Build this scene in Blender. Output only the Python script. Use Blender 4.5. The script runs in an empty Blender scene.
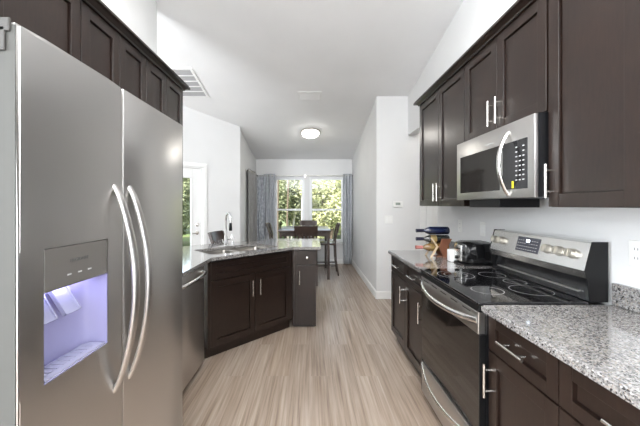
import bpy, bmesh, math, random
from mathutils import Vector, Matrix
random.seed(7)
PI = math.pi
C = bpy.context.scene.collection
scn = bpy.context.scene

# ------------------------------------------------------------ camera, light, exposure
cam_d = bpy.data.cameras.new('camera'); cam = bpy.data.objects.new('camera', cam_d); C.objects.link(cam)
cam.location = (0, 0, 1.38); cam.rotation_euler = (PI/2, 0, 0)
cam_d.sensor_width = 36; cam_d.lens = 303/640*36
cam_d.shift_x = 9/640; cam_d.shift_y = -8/640
cam_d.clip_start = 0.02; cam_d.clip_end = 200
scn.camera = cam
scn.view_settings.view_transform = 'Standard'; scn.view_settings.look = 'None'
scn.view_settings.gamma = 1; scn.view_settings.use_curve_mapping = False
scn.view_settings.exposure = 1.9

w = bpy.data.worlds.new('World'); scn.world = w; w.use_nodes = True
nt = w.node_tree; nt.nodes.clear()
wo = nt.nodes.new('ShaderNodeOutputWorld'); bg = nt.nodes.new('ShaderNodeBackground')
sky = nt.nodes.new('ShaderNodeTexSky'); sky.sky_type = 'HOSEK_WILKIE'; sky.turbidity = 3.0; sky.ground_albedo = 0.3
sky.sun_direction = Vector((-0.35, -0.62, 0.7)).normalized()
mixw = nt.nodes.new('ShaderNodeMixRGB'); mixw.inputs[0].default_value = 0.45
mixw.inputs[2].default_value = (0.8, 0.88, 1.0, 1)
nt.links.new(sky.outputs[0], mixw.inputs[1]); nt.links.new(mixw.outputs[0], bg.inputs[0])
bg.inputs[1].default_value = 2.0
nt.links.new(bg.outputs[0], wo.inputs[0])

sd = bpy.data.lights.new('sun', 'SUN'); sd.energy = 4.0; sd.angle = math.radians(1.0); sd.color = (1, .95, .86)
sd.energy = 4.5; so = bpy.data.objects.new('sun', sd); C.objects.link(so)
so.rotation_euler = Vector((0.35, 0.62, -0.7)).to_track_quat('-Z', 'Y').to_euler()

def area(name, loc, direction, sx, sy, power, col=(1, 1, 1)):
    d = bpy.data.lights.new(name, 'AREA'); d.shape = 'RECTANGLE'; d.size = sx; d.size_y = sy; d.energy = power; d.color = col
    o = bpy.data.objects.new(name, d); C.objects.link(o); o.location = loc
    o.rotation_euler = Vector(direction).to_track_quat('-Z', 'Y').to_euler(); return o
# added fill lights, no windows modelled there (behind and to the left of the camera)
area('rear_fill_light', (-0.9, -2.9, 3.15), (0, 1, -.12), 4.8, 1.7, 60, (0.95, 0.975, 1.0))
area('left_fill_light', (-3.66, -1.0, 1.7), (1, 0, 0), 3.8, 2.5, 130, (0.88, 0.94, 1.0))

# ------------------------------------------------------------ materials
def mat(name, col, rough=0.5, metal=0.0, spec=0.5, coat=0.0, coat_r=0.1, emis=None, emis_s=0, trans=0, alpha=1):
    m = bpy.data.materials.new(name); m.use_nodes = True
    b = m.node_tree.nodes['Principled BSDF']
    b.inputs['Base Color'].default_value = (*col, 1); b.inputs['Roughness'].default_value = rough
    b.inputs['Metallic'].default_value = metal; b.inputs['Specular IOR Level'].default_value = spec
    b.inputs['Coat Weight'].default_value = coat; b.inputs['Coat Roughness'].default_value = coat_r
    b.inputs['Transmission Weight'].default_value = trans
    if emis: b.inputs['Emission Color'].default_value = (*emis, 1); b.inputs['Emission Strength'].default_value = emis_s
    return m
def N(m, t): return m.node_tree.nodes.new(t)
def L(m, a, b): m.node_tree.links.new(a, b)
def coords(m, scale=(1, 1, 1), kind='Object', rot=(0, 0, 0)):
    tc = N(m, 'ShaderNodeTexCoord'); mp = N(m, 'ShaderNodeMapping')
    mp.inputs['Scale'].default_value = scale; mp.inputs['Rotation'].default_value = rot
    L(m, tc.outputs[kind], mp.inputs['Vector']); return mp.outputs['Vector']
def noise(m, vec, scale, detail=4, rough=.5):
    n = N(m, 'ShaderNodeTexNoise'); n.inputs['Scale'].default_value = scale; n.inputs['Detail'].default_value = detail
    n.inputs['Roughness'].default_value = rough
    L(m, vec, n.inputs['Vector']); return n.outputs['Fac']
def ramp(m, fac, stops):
    r = N(m, 'ShaderNodeValToRGB'); el = r.color_ramp.elements
    while len(el) < len(stops): el.new(0.5)
    for e, (p, c) in zip(el, stops): e.position = p; e.color = (*c, 1)
    L(m, fac, r.inputs['Fac']); return r.outputs['Color']
def bump(m, fac, strength, dist=0.001):
    b = N(m, 'ShaderNodeBump'); b.inputs['Strength'].default_value = strength; b.inputs['Distance'].default_value = dist
    L(m, fac, b.inputs['Height']); L(m, b.outputs['Normal'], m.node_tree.nodes['Principled BSDF'].inputs['Normal'])
def P(m): return m.node_tree.nodes['Principled BSDF']

M = {}
def wallmat(name, col, rough=.85):
    m = mat(name, col, rough, spec=.3); v = coords(m)
    c = ramp(m, noise(m, v, 1.5), [(.3, tuple(x*.97 for x in col)), (.7, tuple(min(1, x*1.02) for x in col))])
    L(m, c, P(m).inputs['Base Color']); bump(m, noise(m, v, 90, 2), .12, .002); return m
M['wall'] = wallmat('wall_paint', (.725, .725, .722))
M['ceil'] = wallmat('ceiling_paint', (.84, .84, .84))
M['white'] = mat('white_trim_paint', (.82, .82, .81), .35); 
M['vinyl'] = mat('white_vinyl', (.85, .86, .87), .3)
M['plastic'] = mat('white_plastic', (.8, .8, .78), .35)

def wood(name, c0, c1, rough, coat, axis=(1, 1, 8), sc=14):
    m = mat(name, c0, rough, spec=.4, coat=coat, coat_r=.2); v = coords(m, (axis[0]*6, axis[1]*6, axis[2]*.12))
    n = noise(m, v, sc, 6, .6); v2 = coords(m, (2, 2, 2))
    n2 = noise(m, v2, 3.0, 3)
    mx = N(m, 'ShaderNodeMath'); mx.operation = 'MULTIPLY_ADD'; mx.inputs[1].default_value = .6
    L(m, n, mx.inputs[0]); mu = N(m, 'ShaderNodeMath'); mu.operation = 'MULTIPLY'; mu.inputs[1].default_value = .4
    L(m, n2, mu.inputs[0]); L(m, mu.outputs[0], mx.inputs[2])
    L(m, ramp(m, mx.outputs[0], [(.3, c0), (.7, c1)]), P(m).inputs['Base Color']); bump(m, n, .05, .0008); return m
M['espresso'] = wood('espresso_stained_wood', (.0072, .0036, .0027), (.022, .0118, .0083), .34, .34)
M['darkwood'] = wood('dark_chair_wood', (.030, .017, .013), (.05, .03, .024), .35, .3)
M['rackwood'] = wood('walnut_brown_wood', (.13, .05, .03), (.24, .10, .055), .4, .2)
M['palewood'] = wood('pale_cut_wood', (.55, .42, .28), (.65, .52, .36), .5, 0)

def steel(name, col, rough, axis=(1, 1, 60), b=.12):
    m = mat(name, col, rough, 1.0); v = coords(m, (1, 1, 90)); n = noise(m, v, 8, 3)
    L(m, ramp(m, n, [(.2, (rough*.92,)*3), (.8, (rough*1.1,)*3)]), P(m).inputs['Roughness'])
    bump(m, n, b, .0004); return m
M['steel'] = steel('brushed_stainless', (.60, .585, .57), .32, b=.02)
M['steel_h'] = steel('brushed_stainless_bright', (.78, .77, .75), .25, b=.02)
M['nickel'] = mat('satin_nickel', (.80, .78, .74), .25, 1.0)
M['chrome'] = mat('polished_chrome', (.82, .82, .83), .08, 1.0)
M['fridge_side'] = mat('grey_painted_metal', (.085, .085, .08), .65, spec=.1)
M['case'] = mat('dark_case_metal', (.008, .008, .009), .35, spec=.3)
M['blackglass'] = mat('black_ceramic_glass', (.006, .006, .007), .05, spec=.9)
M['ovenglass'] = mat('black_oven_glass', (.01, .008, .007), .06, spec=.9)
M['black'] = mat('black_plastic', (.006, .006, .0065), .35, spec=.25)
M['knob'] = mat('satin_beige_metal', (.50, .47, .41), .42, .75)
M['gloss_black'] = mat('glossy_black_enamel', (.008, .008, .009), .12, coat=.5)
M['greyplastic'] = mat('grey_plastic', (.065, .062, .058), .5, spec=.2)
M['panelgrey'] = mat('grey_control_panel', (.17, .16, .148), .35, .4)
M['ring'] = mat('burner_marking', (.30, .30, .30), .4)
M['btn'] = mat('button_marking', (.45, .45, .45), .5)
M['ink'] = mat('dark_lettering', (.08, .08, .08), .5)
M['led'] = mat('lit_display', (.8, .9, 1), .4, emis=(.8, .9, 1), emis_s=1.5)
M['yellow'] = mat('yellow_sticker', (.75, .68, .03), .5)
M['niche'] = mat('led_tinted_plastic', (.30, .29, .47), .3)  # grey plastic with the LED's lilac light put into its colour
M['clearp'] = mat('frosted_paddle', (.30, .30, .40), .15, coat=.5)
M['sink'] = steel('sink_stainless', (.42, .40, .37), .3)
M['bottle_blue'] = mat('dark_blue_bottle', (.008, .013, .042), .08, coat=.4)
M['bottle_dark'] = mat('dark_green_bottle', (.02, .022, .02), .08, coat=.4)
M['bottle_amber'] = mat('amber_bottle', (.20, .11, .035), .08, coat=.4)
M['foil_dark'] = mat('dark_foil', (.03, .03, .06), .3, .5)
M['foil_pink'] = mat('rose_foil', (.62, .25, .22), .35, .4)
M['gold'] = mat('gold_foil', (.62, .46, .20), .3, .8)
M['ceramic'] = mat('white_ceramic', (.82, .83, .84), .2)

def glass():
    m = bpy.data.materials.new('window_glass'); m.use_nodes = True; t = m.node_tree; t.nodes.clear()
    o = t.nodes.new('ShaderNodeOutputMaterial'); a = t.nodes.new('ShaderNodeBsdfTransparent'); g = t.nodes.new('ShaderNodeBsdfGlossy')
    g.inputs['Roughness'].default_value = .02; f = t.nodes.new('ShaderNodeFresnel'); f.inputs['IOR'].default_value = 1.35
    x = t.nodes.new('ShaderNodeMixShader'); a.inputs[0].default_value = (.95, .97, .96, 1)
    t.links.new(f.outputs[0], x.inputs[0]); t.links.new(a.outputs[0], x.inputs[1]); t.links.new(g.outputs[0], x.inputs[2])
    t.links.new(x.outputs[0], o.inputs[0]); return m
M['glass'] = glass()

def granite():
    m = mat('speckled_granite', (.5, .48, .45), .11, spec=.7, coat=.6, coat_r=.06); v = coords(m)
    def vor(s):
        n = N(m, 'ShaderNodeTexVoronoi'); n.inputs['Scale'].default_value = s; L(m, v, n.inputs['Vector'])
        sp = N(m, 'ShaderNodeSeparateColor'); L(m, n.outputs['Color'], sp.inputs[0]); return sp.outputs[0]
    base = ramp(m, vor(210), [(0, (.08, .077, .08)), (.25, (.20, .195, .19)), (.5, (.28, .27, .26)), (.75, (.38, .375, .375)), (1, (.25, .21, .17))])
    dark = ramp(m, vor(170), [(0, (1, 1, 1)), (.10, (1, 1, 1)), (.13, (0, 0, 0)), (1, (0, 0, 0))])
    big = ramp(m, noise(m, v, 60, 5, .65), [(.50, (0, 0, 0)), (.66, (1, 1, 1))])
    m1 = N(m, 'ShaderNodeMixRGB'); L(m, dark, m1.inputs[0]); L(m, base, m1.inputs[1]); m1.inputs[2].default_value = (.03, .028, .03, 1)
    m2 = N(m, 'ShaderNodeMixRGB'); mm = N(m, 'ShaderNodeMath'); mm.operation = 'MULTIPLY'; mm.inputs[1].default_value = .55
    L(m, big, mm.inputs[0]); L(m, mm.outputs[0], m2.inputs[0]); L(m, m1.outputs[0], m2.inputs[1]); m2.inputs[2].default_value = (.09, .085, .09, 1)
    L(m, m2.outputs[0], P(m).inputs['Base Color']); return m
M['granite'] = granite()

def floor_mat():
    m = mat('light_oak_plank', (.5, .42, .34), .40, spec=.5, coat=.15, coat_r=.2)
    tc = N(m, 'ShaderNodeTexCoord'); s = N(m, 'ShaderNodeSeparateXYZ'); L(m, tc.outputs['Object'], s.inputs[0])
    cb = N(m, 'ShaderNodeCombineXYZ'); L(m, s.outputs['Y'], cb.inputs['X']); L(m, s.outputs['X'], cb.inputs['Y'])
    b = N(m, 'ShaderNodeTexBrick'); L(m, cb.outputs[0], b.inputs['Vector'])
    b.inputs['Scale'].default_value = 1; b.inputs['Brick Width'].default_value = 1.5; b.inputs['Row Height'].default_value = .18
    b.inputs['Mortar Size'].default_value = .0015; b.inputs['Mortar Smooth'].default_value = .3
    b.offset = .37; b.inputs['Bias'].default_value = 0
    b.inputs['Color1'].default_value = (0, 0, 0, 1); b.inputs['Color2'].default_value = (1, 1, 1, 1); b.inputs['Mortar'].default_value = (.5, .5, .5, 1)
    bc = N(m, 'ShaderNodeSeparateColor'); L(m, b.outputs['Color'], bc.inputs[0])
    # offset grain per plank
    cm = N(m, 'ShaderNodeCombineXYZ'); mz = N(m, 'ShaderNodeMath'); mz.operation = 'MULTIPLY'; mz.inputs[1].default_value = 23
    L(m, bc.outputs[0], mz.inputs[0]); L(m, mz.outputs[0], cm.inputs['Z'])
    ad = N(m, 'ShaderNodeVectorMath'); ad.operation = 'ADD'; L(m, tc.outputs['Object'], ad.inputs[0]); L(m, cm.outputs[0], ad.inputs[1])
    mp = N(m, 'ShaderNodeMapping'); mp.inputs['Scale'].default_value = (24, .6, 1); L(m, ad.outputs[0], mp.inputs['Vector'])
    g1 = noise(m, mp.outputs[0], 2.2, 8, .62)
    mp2 = N(m, 'ShaderNodeMapping'); mp2.inputs['Scale'].default_value = (8, .45, 1); L(m, ad.outputs[0], mp2.inputs['Vector'])
    g2 = noise(m, mp2.outputs[0], 1.6, 4, .5)
    c1 = ramp(m, g1, [(.30, (.19, .14, .105)), (.46, (.325, .26, .21)), (.68, (.45, .38, .325))])
    c2 = ramp(m, g2, [(.3, (.82, .78, .74)), (.6, (1.04, 1.04, 1.04))])
    x = N(m, 'ShaderNodeMixRGB'); x.blend_type = 'MULTIPLY'; x.inputs[0].default_value = 1; L(m, c1, x.inputs[1]); L(m, c2, x.inputs[2])
    pv = ramp(m, bc.outputs[0], [(0, (.86, .83, .80)), (.5, (1, 1, 1)), (1, (1.0, .97, .93))])
    y = N(m, 'ShaderNodeMixRGB'); y.blend_type = 'MULTIPLY'; y.inputs[0].default_value = 1; L(m, x.outputs[0], y.inputs[1]); L(m, pv, y.inputs[2])
    z = N(m, 'ShaderNodeMixRGB'); L(m, b.outputs['Fac'], z.inputs[0]); L(m, y.outputs[0], z.inputs[1]); z.inputs[2].default_value = (.32, .26, .21, 1)
    L(m, z.outputs[0], P(m).inputs['Base Color']); bump(m, g1, .12, .001); return m
M['floor'] = floor_mat()

def fabric(name, c0, c1, sc=60, trans=False):
    m = mat(name, c0, .85, spec=.15); v = coords(m)
    L(m, ramp(m, noise(m, v, sc, 3), [(.35, c0), (.65, c1)]), P(m).inputs['Base Color'])
    P(m).inputs['Sheen Weight'].default_value = .2
    return m
M['curtain'] = fabric('grey_blue_curtain', (.45, .47, .505), (.56, .58, .61), 25)
M['curtain_grey'] = fabric('plain_grey_curtain', (.27, .265, .26), (.31, .305, .30), 12)
M['curtain_pat'] = fabric('patterned_pale_curtain', (.40, .43, .48), (.66, .68, .72), 16)
M['leather'] = mat('black_leather', (.02, .02, .022), .3, coat=.3)

# ------------------------------------------------------------ mesh helpers
def box(bm, x0, x1, y0, y1, z0, z1, bev=0):
    r = bmesh.ops.create_cube(bm, size=1)['verts']
    for v in r:
        v.co = Vector((x0+(v.co.x+.5)*(x1-x0), y0+(v.co.y+.5)*(y1-y0), z0+(v.co.z+.5)*(z1-z0)))
    if bev > 0:
        e = list({e for v in r for e in v.link_edges})
        bmesh.ops.bevel(bm, geom=e, offset=bev, segments=2, affect='EDGES', profile=.5)
def prism(bm, pts, z0, z1, z1f=None):
    lo = [bm.verts.new((x, y, z0)) for x, y in pts]
    hi = [bm.verts.new((x, y, z1f(x, y) if z1f else z1)) for x, y in pts]
    n = len(pts)
    bm.faces.new(lo[::-1]); bm.faces.new(hi)
    for i in range(n): bm.faces.new((lo[i], lo[(i+1) % n], hi[(i+1) % n], hi[i]))
def profile_x(bm, pts, x0, x1):      # pts in (y,z), extruded along x
    a = [bm.verts.new((x0, y, z)) for y, z in pts]; b = [bm.verts.new((x1, y, z)) for y, z in pts]
    n = len(pts); bm.faces.new(a); bm.faces.new(b[::-1])
    for i in range(n): bm.faces.new((a[i], b[i], b[(i+1) % n], a[(i+1) % n]))
def tube(bm, path, r, seg=12, r2=None, up=(0, 0, 1), caps=True, radii=None):
    path = [Vector(p) for p in path]; rings = []; up = Vector(up)
    for i, p in enumerate(path):
        t = (path[min(i+1, len(path)-1)] - path[max(i-1, 0)]).normalized()
        a = t.cross(up)
        if a.length < 1e-3: a = t.cross(Vector((1, 0, 0)))
        a.normalize(); b = t.cross(a).normalized()
        k = radii[i] if radii else 1
        rings.append([bm.verts.new(p + a*math.cos(2*PI*j/seg)*r*k + b*math.sin(2*PI*j/seg)*(r2 or r)*k) for j in range(seg)])
    for i in range(len(rings)-1):
        for j in range(seg): bm.faces.new((rings[i][j], rings[i][(j+1) % seg], rings[i+1][(j+1) % seg], rings[i+1][j]))
    if caps: bm.faces.new(rings[0][::-1]); bm.faces.new(rings[-1])
def lathe(bm, prof, c=(0, 0, 0), seg=24, axis='Z'):
    rings = []
    for r, h in prof:
        ring = []
        for j in range(seg):
            a = 2*PI*j/seg; x, y = r*math.cos(a), r*math.sin(a)
            co = {'Z': (x, y, h), 'X': (h, x, y), 'Y': (x, h, y)}[axis]
            ring.append(bm.verts.new((co[0]+c[0], co[1]+c[1], co[2]+c[2])))
        rings.append(ring)
    for i in range(len(rings)-1):
        for j in range(seg): bm.faces.new((rings[i][j], rings[i][(j+1) % seg], rings[i+1][(j+1) % seg], rings[i+1][j]))
    if prof[0][0] > 1e-4: bm.faces.new(rings[0][::-1])
    if prof[-1][0] > 1e-4: bm.faces.new(rings[-1])
def B(fn=None, *a, **k):
    bm = bmesh.new()
    if fn: fn(bm, *a, **k)
    return bm
def obj(name, bm, m, parent=None, smooth=False, angle=40):
    bmesh.ops.remove_doubles(bm, verts=bm.verts, dist=1e-6)
    bmesh.ops.recalc_face_normals(bm, faces=bm.faces)
    me = bpy.data.meshes.new(name); bm.to_mesh(me); bm.free()
    me.materials.append(M[m] if isinstance(m, str) else m)
    if smooth:
        for p in me.polygons: p.use_smooth = True
        me.set_sharp_from_angle(angle=math.radians(angle))
    o = bpy.data.objects.new(name, me); C.objects.link(o)
    if parent: o.parent = parent
    return o
def tag(o, label, cat, group=None, kind=None):
    o['label'] = label; o['category'] = cat
    if group: o['group'] = group
    if kind: o['kind'] = kind
    return o
def thing(name, label, cat, loc=(0, 0, 0), rz=0, group=None, rx=0):
    o = bpy.data.objects.new(name, None); C.objects.link(o); o.empty_display_size = .1
    o.location = loc; o.rotation_euler = (rx, 0, rz)
    return tag(o, label, cat, group)
def struct(name, bm, m, parent=None):
    o = obj(name, bm, m, parent)
    if not parent: o['kind'] = 'structure'
    return o
def sempty(name, loc=(0, 0, 0), rz=0):
    o = bpy.data.objects.new(name, None); C.objects.link(o); o.location = loc; o.rotation_euler = (0, 0, rz); o['kind'] = 'structure'; return o
def dup(root, loc, rz, label=None, group=None):
    def cp(o, par):
        c = o.copy(); C.objects.link(c); c.parent = par
        for ch in o.children: cp(ch, c)
        return c
    r = cp(root, None); r.location = loc; r.rotation_euler = (root.rotation_euler.x, 0, rz)
    if label: r['label'] = label
    if group: r['group'] = group
    return r
def text(s, size, m, parent, loc, rot, name='lettering', ex=.0003):
    cu = bpy.data.curves.new(name, 'FONT'); cu.body = s; cu.size = size; cu.extrude = ex; cu.align_x = 'CENTER'; cu.align_y = 'CENTER'
    t = bpy.data.objects.new('tmp_text', cu); C.objects.link(t)
    bpy.context.view_layer.update()
    me = bpy.data.meshes.new_from_object(t.evaluated_get(bpy.context.evaluated_depsgraph_get()))
    bpy.data.objects.remove(t); bpy.data.curves.remove(cu)
    me.materials.clear(); me.materials.append(M[m])
    o = bpy.data.objects.new(name, me); C.objects.link(o); o.parent = parent; o.location = loc; o.rotation_euler = rot; return o

# ------------------------------------------------------------ the shell
def HC(y): return 2.45 + .2*(7.11 - y)
def wall_bm(p0, p1, th, ops=(), top=None, bm=None):
    """wall from p0 to p1, thickness th to the LEFT of the direction; ops: (s0,s1,h0,h1)"""
    bm = bm or bmesh.new(); p0 = Vector(p0); p1 = Vector(p1); d = (p1-p0); Ln = d.length; d /= Ln; n = Vector((-d.y, d.x))
    f = (lambda x, y: top) if top else (lambda x, y: HC(y))
    def seg(s0, s1, z0, z1):
        if s1 - s0 < 1e-4: return
        a = p0+d*s0; b = p0+d*s1; q = [a, b, b+n*th, a+n*th]
        prism(bm, [(v.x, v.y) for v in q], z0, z1, None if z1 is not None else f)
    s = 0
    for (s0, s1, h0, h1) in sorted(ops):
        seg(s, s0, 0, None)
        if h0 > 0: seg(s0, s1, 0, h0)
        seg(s0, s1, h1, None); s = s1
    seg(s, Ln, 0, None); return bm

struct('floor', B(box, -6, 3, -3.2, 7.25, -.12, 0), 'floor')
bm = bmesh.new()
prism(bm, [(-6, -3.2), (3, -3.2), (3, 7.3), (-6, 7.3)], 0, 0)
for v in bm.verts: v.co.z = HC(v.co.y) + (0 if v.index < 4 else 0)
bm.verts.ensure_lookup_table()
for i, v in enumerate(bm.verts): v.co.z = HC(v.co.y) + (.15 if i >= 4 else 0)
struct('ceiling', bm, 'ceil')

KW = 1.43   # kitchen right wall
bm = wall_bm((KW, 3.43), (KW, -3), -.12)       # thickness to +X
for v in bm.verts:                                # make sure it is outside the room
    pass
bm.free()
def wbox(x0, x1, y0, y1, z0=0):
    b = bmesh.new(); prism(b, [(x0, y0), (x1, y0), (x1, y1), (x0, y1)], z0, 0, lambda x, y: HC(y)); return b
bm = wbox(KW, KW+.12, -3, 3.43); prism(bm, [(KW, 3.43), (KW+.12, 3.43), (KW+.12, 4.46), (KW, 4.46)], 2.41, 0, lambda x, y: HC(y))
struct('wall_right', bm, 'wall')
struct('wall_left', wbox(-1.58, -1.46, .56, 2.87), 'wall')
struct('wall_far_right', wbox(.965, 2.9, 4.46, 4.58), 'wall')            # the wall with the thermostat
struct('wall_dining_right', wbox(.965, 1.085, 4.58, 7.11), 'wall')
struct('wall_hall_end', wbox(2.78, 2.9, 3.3, 4.46), 'wall')
struct('wall_hall_side', wbox(KW+.12, 2.9, 3.18, 3.3), 'wall')
# window wall
W = [(-.86, -.155), (-.035, .775)]; WZ = (.50, 2.05)
bm = bmesh.new()
xs = [-1.41, W[0][0], W[0][1], W[1][0], W[1][1], 1.085]
for i in range(0, 6, 2): box(bm, xs[i], xs[i+1], 7.11, 7.25, 0, 2.45)
for a, b_ in W:
    box(bm, a, b_, 7.11, 7.25, 0, WZ[0]); box(bm, a, b_, 7.11, 7.25, WZ[1], 2.45)
struct('wall_back', bm, 'wall')
struct('wall_dining_left', wbox(-1.41, -1.29, 5.42, 7.11), 'wall')
# diagonal wall with the patio door
A0 = Vector((-1.27, 5.44)); dg = Vector((-math.sqrt(.5), -math.sqrt(.5)))
def dgp(s): v = A0+dg*s; return (v.x, v.y)
DO = (.70, 1.56, 0, 1.99)
struct('wall_diagonal', wall_bm(dgp(0), dgp(3.45), -.12, [DO]), 'wall')
struct('wall_great_room', wbox(-3.83, -3.71, -3, 3.02), 'wall')
struct('wall_rear', wbox(-3.83, KW+.12, -3.12, -3.0), 'wall')
# baseboards
def base(name, p0, p1, th=.014, h=.10):
    p0 = Vector(p0); p1 = Vector(p1); d = (p1-p0).normalized(); n = Vector((-d.y, d.x))
    q = [p0, p1, p1+n*th, p0+n*th]; b = bmesh.new(); prism(b, [(v.x, v.y) for v in q], 0, h)
    q = [p0, p1, p1+n*th*.6, p0+n*th*.6]; prism(b, [(v.x, v.y) for v in q], h, h+.012)
    struct(name, b, 'white')
base('baseboard_dining_right', (.965, 4.446), (.965, 7.11))
base('baseboard_far_right', (1.585, 4.46), (.951, 4.46), -.014) if False else base('baseboard_far_right', (1.59, 4.46), (.965, 4.46), .014)
base('baseboard_back', (.95, 7.11), (-1.29, 7.11))
base('baseboard_dining_left', (-1.29, 7.09), (-1.29, 5.42))
a = dgp(.632); base('baseboard_diagonal', dgp(0.02), a, .014)
# hall door and casing on the thermostat wall
def casing(bm, x0, x1, ztop, wd, y0, y1):
    box(bm, x0, x0+wd, y0, y1, 0, ztop, .004); box(bm, x1-wd, x1, y0, y1, 0, ztop, .004); box(bm, x0, x1, y0, y1, ztop, ztop+wd, .004)
struct('trim_1', B(casing, 1.60, 2.60, 2.04, .085, 4.438, 4.46), 'white')
d = sempty('door_1', (1.685, 4.45, 0))
b = B(box, 0.012, .818, -.004, .012, .01, 2.03)
for (x0, x1) in ((.10, .37), (.45, .72)):
    for (z0, z1) in ((.2, .85), (1.0, 1.9)): box(b, x0, x1, -.010, -.003, z0, z1, .004)
struct('door_panel', b, 'white', d)
b = bmesh.new(); lathe(b, [(.026, 0), (.026, -.006), (.010, -.01), (.010, -.04), (.026, -.048), (.026, -.065), (.012, -.073), (0, -.073)], (.75, -.004, .95), 16, 'Y')
obj('door_knob', b, 'nickel', d, True)

# windows
def window(idx, x0, x1):
    w_ = sempty('window_%d' % idx, ((x0+x1)/2, 7.11, WZ[0])); h = WZ[1]-WZ[0]; hw = (x1-x0)/2
    b = bmesh.new(); f = .035
    box(b, -hw, -hw+f, .03, .11, 0, h, .003); box(b, hw-f, hw, .03, .11, 0, h, .003)
    box(b, -hw+f, hw-f, .03, .11, 0, f, .003); box(b, -hw+f, hw-f, .03, .11, h-f, h, .003)
    struct('window_frame', b, 'vinyl', w_)
    mz = h*.495
    for k, (z0, z1, y) in enumerate(((f, mz+.022, .045), (mz-.022, h-f, .075))):
        b = bmesh.new(); s = .026
        box(b, -hw+f, -hw+f+s, y, y+.028, z0, z1, .002); box(b, hw-f-s, hw-f, y, y+.028, z0, z1, .002)
        box(b, -hw+f+s, hw-f-s, y, y+.028, z0, z0+.04, .002); box(b, -hw+f+s, hw-f-s, y, y+.028, z1-.04, z1, .002)
        sh = struct('window_sash', b, 'vinyl', w_)
        struct('window_pane', B(box, -hw+f+s, hw-f-s, y+.012, y+.016, z0+.04, z1-.04), 'glass', sh)
    struct('window_sill', B(box, -hw-.04, hw+.04, -.05, .03, -.022, 0, .005), 'white', w_)
window(1, *W[0]); window(2, *W[1])

# patio door in the diagonal wall
rz = math.atan2(-dg.y, -dg.x) - 0     # local +x runs from far-left toward the corner
R_ = math.atan2(math.sqrt(.5), math.sqrt(.5))
pd = sempty('door_2', (dgp(DO[1])[0], dgp(DO[1])[1], 0), R_)      # local x: toward corner, local -y: into the room
dw = DO[1]-DO[0]
b = bmesh.new(); box(b, -.065, 0, -.018, 0, 0, 1.99, .004); box(b, dw, dw+.065, -.018, 0, 0, 1.99, .004); box(b, -.065, dw+.065, -.018, 0, 1.99, 2.055, .004)
box(b, 0, .02, 0, .12, 0, 1.99); box(b, dw-.02, dw, 0, .12, 0, 1.99); box(b, .02, dw-.02, 0, .12, 1.97, 1.99)
struct('door_frame', b, 'white', pd)
b = bmesh.new(); g0, g1, z0, z1 = .15, dw-.165, .22, 1.83
box(b, .022, g0, .02, .06, .01, 1.968, .002); box(b, g1, dw-.022, .02, .06, .01, 1.968, .002)
box(b, g0, g1, .02, .06, .01, z0, .002); box(b, g0, g1, .02, .06, z1, 1.968, .002)
for q in ((g0, g0+.02, z0, z1), (g1-.02, g1, z0, z1), (g0, g1, z0, z0+.02), (g0, g1, z1-.02, z1)): box(b, q[0], q[1], .012, .068, q[2], q[3], .003)
dl = struct('door_leaf', b, 'white', pd)
struct('door_pane', B(box, g0+.01, g1-.01, .038, .042, z0+.01, z1-.01), 'glass', dl)
b = bmesh.new()
lathe(b, [(.028, .02), (.028, .012), (.012, .008), (.012, -.03), (0, -.03)], (dw-.09, 0, .93), 16, 'Y'); tube(b, [(dw-.09, -.028, .93), (dw-.15, -.032, .93), (dw-.19, -.03, .925)], .008)
obj('door_handle', b, 'nickel', pd, True)
b = bmesh.new(); lathe(b, [(.028, .02), (.028, .008), (.02, .0), (0, -.002)], (dw-.09, 0, 1.06), 16, 'Y'); box(b, dw-.094, dw-.086, -.02, 0, 1.045, 1.075)
obj('deadbolt', b, 'nickel', pd, True)

# ------------------------------------------------------------ cabinets
def shaker(x0, x1, z0, z1, rail=.06, th=.02, flat=False):
    b = bmesh.new()
    if flat: box(b, x0, x1, 0, th, z0, z1, .002); return b
    r = min(rail, (z1-z0)*.3)
    box(b, x0, x0+rail, 0, th, z0, z1, .0015); box(b, x1-rail, x1, 0, th, z0, z1, .0015)
    box(b, x0+rail, x1-rail, 0, th, z0, z0+r, .0015); box(b, x0+rail, x1-rail, 0, th, z1-r, z1, .0015)
    box(b, x0+rail+.005, x1-rail-.005, .012, th, z0+r+.005, z1-r-.005); box(b, x0+rail, x1-rail, th-.001, th, z0+r, z1-r); return b
def bar_handle(parent, x, z, vertical, ln=.155):
    b = bmesh.new(); h = ln/2
    if vertical:
        tube(b, [(x, -.034, z-h), (x, -.034, z+h)], .006, 10, up=(0, 1, 0))
        for s in (-.048, .048): tube(b, [(x, 0, z+s), (x, -.034, z+s)], .0045, 8)
    else:
        tube(b, [(x-h, -.034, z), (x+h, -.034, z)], .006, 10)
        for s in (-.048, .048): tube(b, [(x+s, 0, z), (x+s, -.034, z)], .0045, 8)
    return obj('handle', b, 'nickel', parent, True)
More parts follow.
